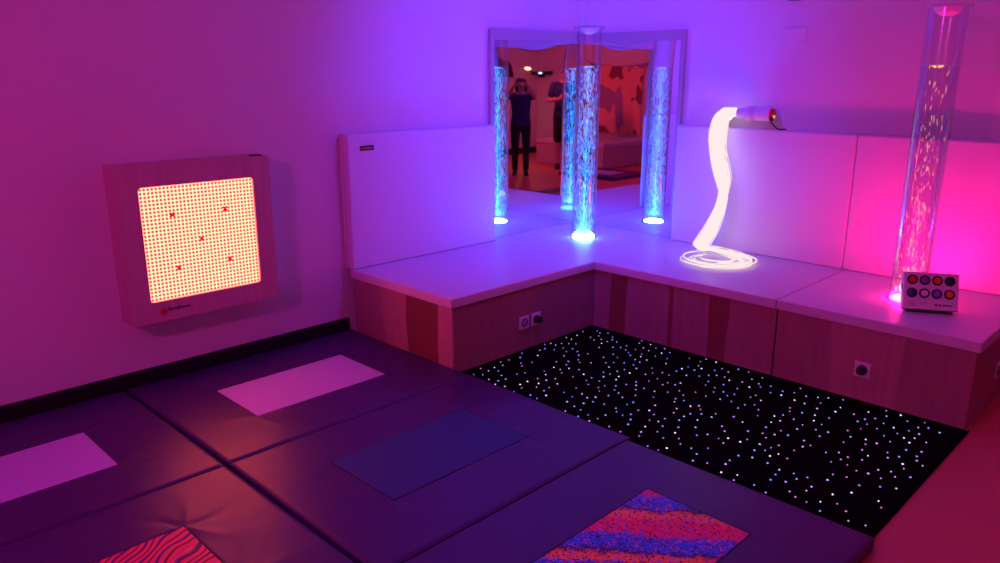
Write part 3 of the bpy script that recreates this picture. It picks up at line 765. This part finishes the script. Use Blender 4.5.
# ------------------------------------------------------------------ the two people in the mirror
SKIN = pbr('skin', (.55, .33, .25), .5)
HAIR = pbr('dark_hair', (.015, .010, .009), .5)
NAVY = pbr('navy_cotton', (.02, .035, .12), .85)
BLACKC = pbr('black_cotton', (.008, .008, .010), .85)
SHOE = pbr('dark_shoe', (.012, .011, .012), .5)
EYE = pbr('eye_white', (.8, .8, .8), .2)
IRIS = pbr('iris', (.03, .015, .01), .2)
LIP = pbr('lip', (.42, .16, .14), .5)
def hand(bm, W, F, Nn, S, curl, k=1.0):
    """palm and five fingers: W wrist, F along the palm, Nn the way the palm faces, S the thumb side"""
    W, F, Nn, S = Vector(W), Vector(F).normalized(), Vector(Nn), Vector(S)
    S = (S - F * S.dot(F)).normalized(); Nn = F.cross(S) * (1 if F.cross(S).dot(Nn) > 0 else -1)
    kn = []
    for off, l in ((.030, .086), (.010, .092), (-.011, .088), (-.030, .080)):
        K = W + F * l * k + S * off * k
        limb(bm, [(W + S * off * .55 * k, .0155 * k), (W + F * l * .5 * k + S * off * .85 * k, .0145 * k), (K, .0115 * k)], 10); kn.append(K)
    for K, ls, c in zip(kn, ((.040, .025, .020), (.045, .028, .021), (.042, .026, .021), (.033, .020, .018)), (.9, 1, 1.05, 1.12)):
        p = K; a = 0; pts = [(p, .0098 * k)]
        for l, da, r in zip(ls, (curl * .7, curl, curl * .8), (.0092, .0084, .0074)):
            a += da * c; p = p + (F * math.cos(a) + Nn * math.sin(a)) * l * k; pts.append((p, r * k))
        limb(bm, pts, 9)
    T0 = W + F * .022 * k + S * .028 * k
    d1 = (F * .62 + S * .62 + Nn * .45).normalized(); d2 = (F * .8 + S * .15 + Nn * .6).normalized()
    limb(bm, [(T0, .013 * k), (T0 + d1 * .036 * k, .0112 * k), (T0 + d1 * .036 * k + d2 * .030 * k, .0098 * k), (T0 + d1 * .036 * k + d2 * .052 * k, .0082 * k)], 9)

def person(label, loc, rz, height, pose, shorts, long_hair):
    t = thing('person', label, 'person', (loc[0], loc[1], 0), (0, 0, rz))
    k = height / 1.75; t.scale = (k, k, k)
    V = Vector
    wr, el = pose['wrist'], pose['elbow']
    b = bmesh.new()
    # trunk, neck, head
    trunk(b, [(.84, .10, .07, 0), (.88, .155, .095, 0), (.95, .165, .105, 0), (1.03, .155, .100, 0), (1.12, .145, .095, .004), (1.22, .158, .102, .004), (1.33, .172, .106, 0), (1.41, .165, .088, -.006), (1.46, .11, .06, -.01)])
    limb(b, [((-.15, -.005, 1.43), .058), ((0, -.01, 1.455), .07), ((.15, -.005, 1.43), .058)])
    limb(b, [((0, -.012, 1.44), .062), ((0, .002, 1.56), .054)])
    ellipsoid(b, (0, .01, 1.645), (.074, .092, .108)); ellipsoid(b, (0, .032, 1.585), (.055, .062, .060))
    limb(b, [((0, .095, 1.655), .010), ((0, .112, 1.625), .015)], 8)
    for s in (-1, 1):
        ellipsoid(b, (s * .076, 0, 1.635), (.012, .022, .033)); ellipsoid(b, (s * .034, .076, 1.612), (.024, .018, .024))
        limb(b, [((s * .03 - .016, .088, 1.672), .009), ((s * .03 + .016, .086, 1.672), .009)], 8)
        # arms
        E, Wp = V((s * el[0], el[1], el[2])), V((s * wr[0], wr[1], wr[2]))
        Sh = V((s * .185, -.005, 1.425))
        limb(b, [(Sh, .055), ((Sh + E) / 2, .046), (E, .038), (E + (Wp - E) * .35, .037), (Wp, .025)])
        F = V((s * pose['F'][0], pose['F'][1], pose['F'][2])); N_ = V((s * pose['N'][0], pose['N'][1], pose['N'][2])); S_ = V((s * pose['S'][0], pose['S'][1], pose['S'][2]))
        hand(b, Wp + F.normalized() * .01, F, N_, S_, .62)
        # legs and feet
        limb(b, [((s * .092, 0, .92), .092), ((s * .098, .006, .70), .076), ((s * .10, .008, .49), .054), ((s * .10, -.008, .36), .055), ((s * .10, -.005, .20), .042), ((s * .10, -.005, .085), .036)])
        limb(b, [((s * .10, -.03, .05), .040), ((s * .108, .08, .042), .036), ((s * .115, .16, .030), .026)])
    body = remeshed('body', b, SKIN, .0065, t, 3)
    # eyes and mouth
    for s in (-1, 1):
        b = bmesh.new(); ellipsoid(b, (s * .031, .083, 1.652), (.0135, .012, .010), sub=2); e = obj('eye', b, EYE, t, local=True, smooth=True)
        b = bmesh.new(); ellipsoid(b, (s * .031, .0945, 1.652), (.006, .003, .006), sub=2); obj('iris', b, IRIS, e, local=True, smooth=True)
    b = bmesh.new(); limb(b, [((-.020, .084, 1.574), .003), ((0, .0935, 1.573), .0048), ((.020, .084, 1.574), .003)], 8); obj('mouth', b, LIP, t, local=True, smooth=True)
    # hair
    b = bmesh.new(); ellipsoid(b, (0, -.012, 1.672), (.084, .096, .097))
    ellipsoid(b, (0, -.045, 1.63), (.078, .066, .10))
    if long_hair:
        for s in (-1, 1): limb(b, [((s * .062, -.03, 1.67), .034), ((s * .078, -.03, 1.56), .032), ((s * .08, -.02, 1.46), .024)])
        limb(b, [((0, -.07, 1.64), .06), ((0, -.085, 1.52), .058), ((0, -.085, 1.42), .04)])
    obj_h = remeshed('hair', b, HAIR, .008, t, 3)
    # T-shirt
    b = bmesh.new()
    trunk(b, [(.895, .180, .122, 0), (.91, .188, .128, 0), (.97, .186, .126, 0), (1.05, .174, .118, 0), (1.13, .166, .112, .004), (1.23, .176, .118, .004), (1.33, .186, .120, 0), (1.41, .178, .100, -.006), (1.468, .105, .066, -.012)])
    limb(b, [((-.155, -.005, 1.428), .066), ((0, -.012, 1.435), .075), ((.155, -.005, 1.428), .066)])
    for s in (-1, 1):
        E = V((s * el[0], el[1], el[2])); Sh = V((s * .185, -.005, 1.425))
        limb(b, [(Sh, .066), (Sh + (E - Sh) * .62, .060)])
    remeshed('t_shirt', b, NAVY, .008, t, 4)
    # trousers or shorts
    b = bmesh.new(); ellipsoid(b, (0, 0, .93), (.178, .118, .11))
    for s in (-1, 1):
        if shorts: limb(b, [((s * .092, 0, .90), .104), ((s * .100, .006, .70), .094), ((s * .104, .008, .52), .084)])
        else: limb(b, [((s * .092, 0, .90), .100), ((s * .100, .006, .70), .086), ((s * .102, .006, .48), .068), ((s * .102, -.005, .25), .060), ((s * .102, -.005, .11), .056)])
    remeshed('shorts' if shorts else 'trousers', b, BLACKC, .008, t, 4)
    for s in (-1, 1):
        b = bmesh.new()
        limb(b, [((s * .10, -.035, .052), .047), ((s * .108, .08, .046), .043), ((s * .117, .17, .036), .033)])
        box(s * .108 - .042, s * .108 + .046, -.085, .205, .001, .022, .008, bm=b)
        remeshed('shoe', b, SHOE, .007, t, 3)
    return t
FACE = math.radians(43)
person('person in a navy T-shirt and black trousers raising a phone, seen in the mirror', (4.98, -4.62), FACE, 1.58,
       dict(elbow=(.25, .20, 1.42), wrist=(.098, .33, 1.645), F=(-.12, .10, 1), N=(-1, .1, 0), S=(0, -1, 0)), False, True)
person('person in a navy T-shirt, black shorts and dark shoes, seen in the mirror', (5.03, -5.80), FACE, 1.80,
       dict(elbow=(.27, .04, 1.15), wrist=(.10, .30, 1.20), F=(-.25, .6, .45), N=(-1, .2, 0), S=(0, -.5, 1)), True, False)
def phone(label, loc, rz, w_, h_, lamp):
    t = thing('phone', label, 'phone', loc, (0, 0, rz))
    obj('phone_case', box(-w_ / 2, w_ / 2, -.004, .004, -h_ / 2, h_ / 2, .003), M['plastic_black'], t, local=True)
    obj('screen', box(-w_ / 2 + .004, w_ / 2 - .004, -.0048, -.0041, -h_ / 2 + .004, h_ / 2 - .004), emit('phone_screen', (.35, .25, .6), .8), t, local=True)
    if lamp: obj('phone_lamp', lathe([(0, .0041), (.005, .0041), (.005, .0052), (0, .0052)], (w_ / 2 - .02, 0, h_ / 2 - .015), 12, axis='Y'), emit('phone_lamp', (.75, .75, 1), 6), t, local=True)
    return t
R_ = Matrix.Rotation(FACE, 3, 'Z')
v = R_ @ Vector((0, .335 * 1.58 / 1.75 + .012, 0)); phone('phone held up in both hands by the person in trousers', (4.98 + v.x, -4.62 + v.y, 1.735 * 1.58 / 1.75), FACE, .15, .074, True)
v = R_ @ Vector((0, .385 * 1.8 / 1.75, 0)); phone('phone held at the chest by the person in shorts', (5.03 + v.x, -5.80 + v.y, 1.285 * 1.8 / 1.75), FACE, .15, .074, False)

# ------------------------------------------------------------------ world, camera, view
w = bpy.data.worlds.new('world'); sc.world = w; w.use_nodes = True
w.node_tree.nodes['Background'].inputs[0].default_value = (.3, .05, .25, 1); w.node_tree.nodes['Background'].inputs[1].default_value = .02
cam = bpy.data.cameras.new('camera'); co = link(bpy.data.objects.new('camera', cam))
yaw, pit, roll, f = .780759, .262620, .001945, 768.40
fw = Vector((-math.sin(yaw) * math.cos(pit), math.cos(yaw) * math.cos(pit), -math.sin(pit)))
rt = Vector((math.cos(yaw), math.sin(yaw), 0)); up = rt.cross(fw)
r2 = rt * math.cos(roll) + up * math.sin(roll); u2 = -rt * math.sin(roll) + up * math.cos(roll)
Mx = Matrix((r2, u2, -fw)).transposed().to_4x4(); Mx.translation = (4.00923, -4.93875, 1.628127)
co.matrix_world = Mx
cam.sensor_width = 36; cam.sensor_fit = 'HORIZONTAL'; cam.lens = f * 36 / 1000; cam.clip_start = .05
sc.camera = co
sc.view_settings.view_transform = 'Standard'; sc.view_settings.look = 'None'; sc.view_settings.gamma = 1; sc.view_settings.use_curve_mapping = False
sc.view_settings.exposure = 0
sc.cycles.max_bounces = 14; sc.cycles.diffuse_bounces = 5; sc.cycles.glossy_bounces = 8; sc.cycles.transparent_max_bounces = 32; sc.cycles.transmission_bounces = 8
sc.cycles.sample_clamp_indirect = 6
sc.cycles.use_denoising = True
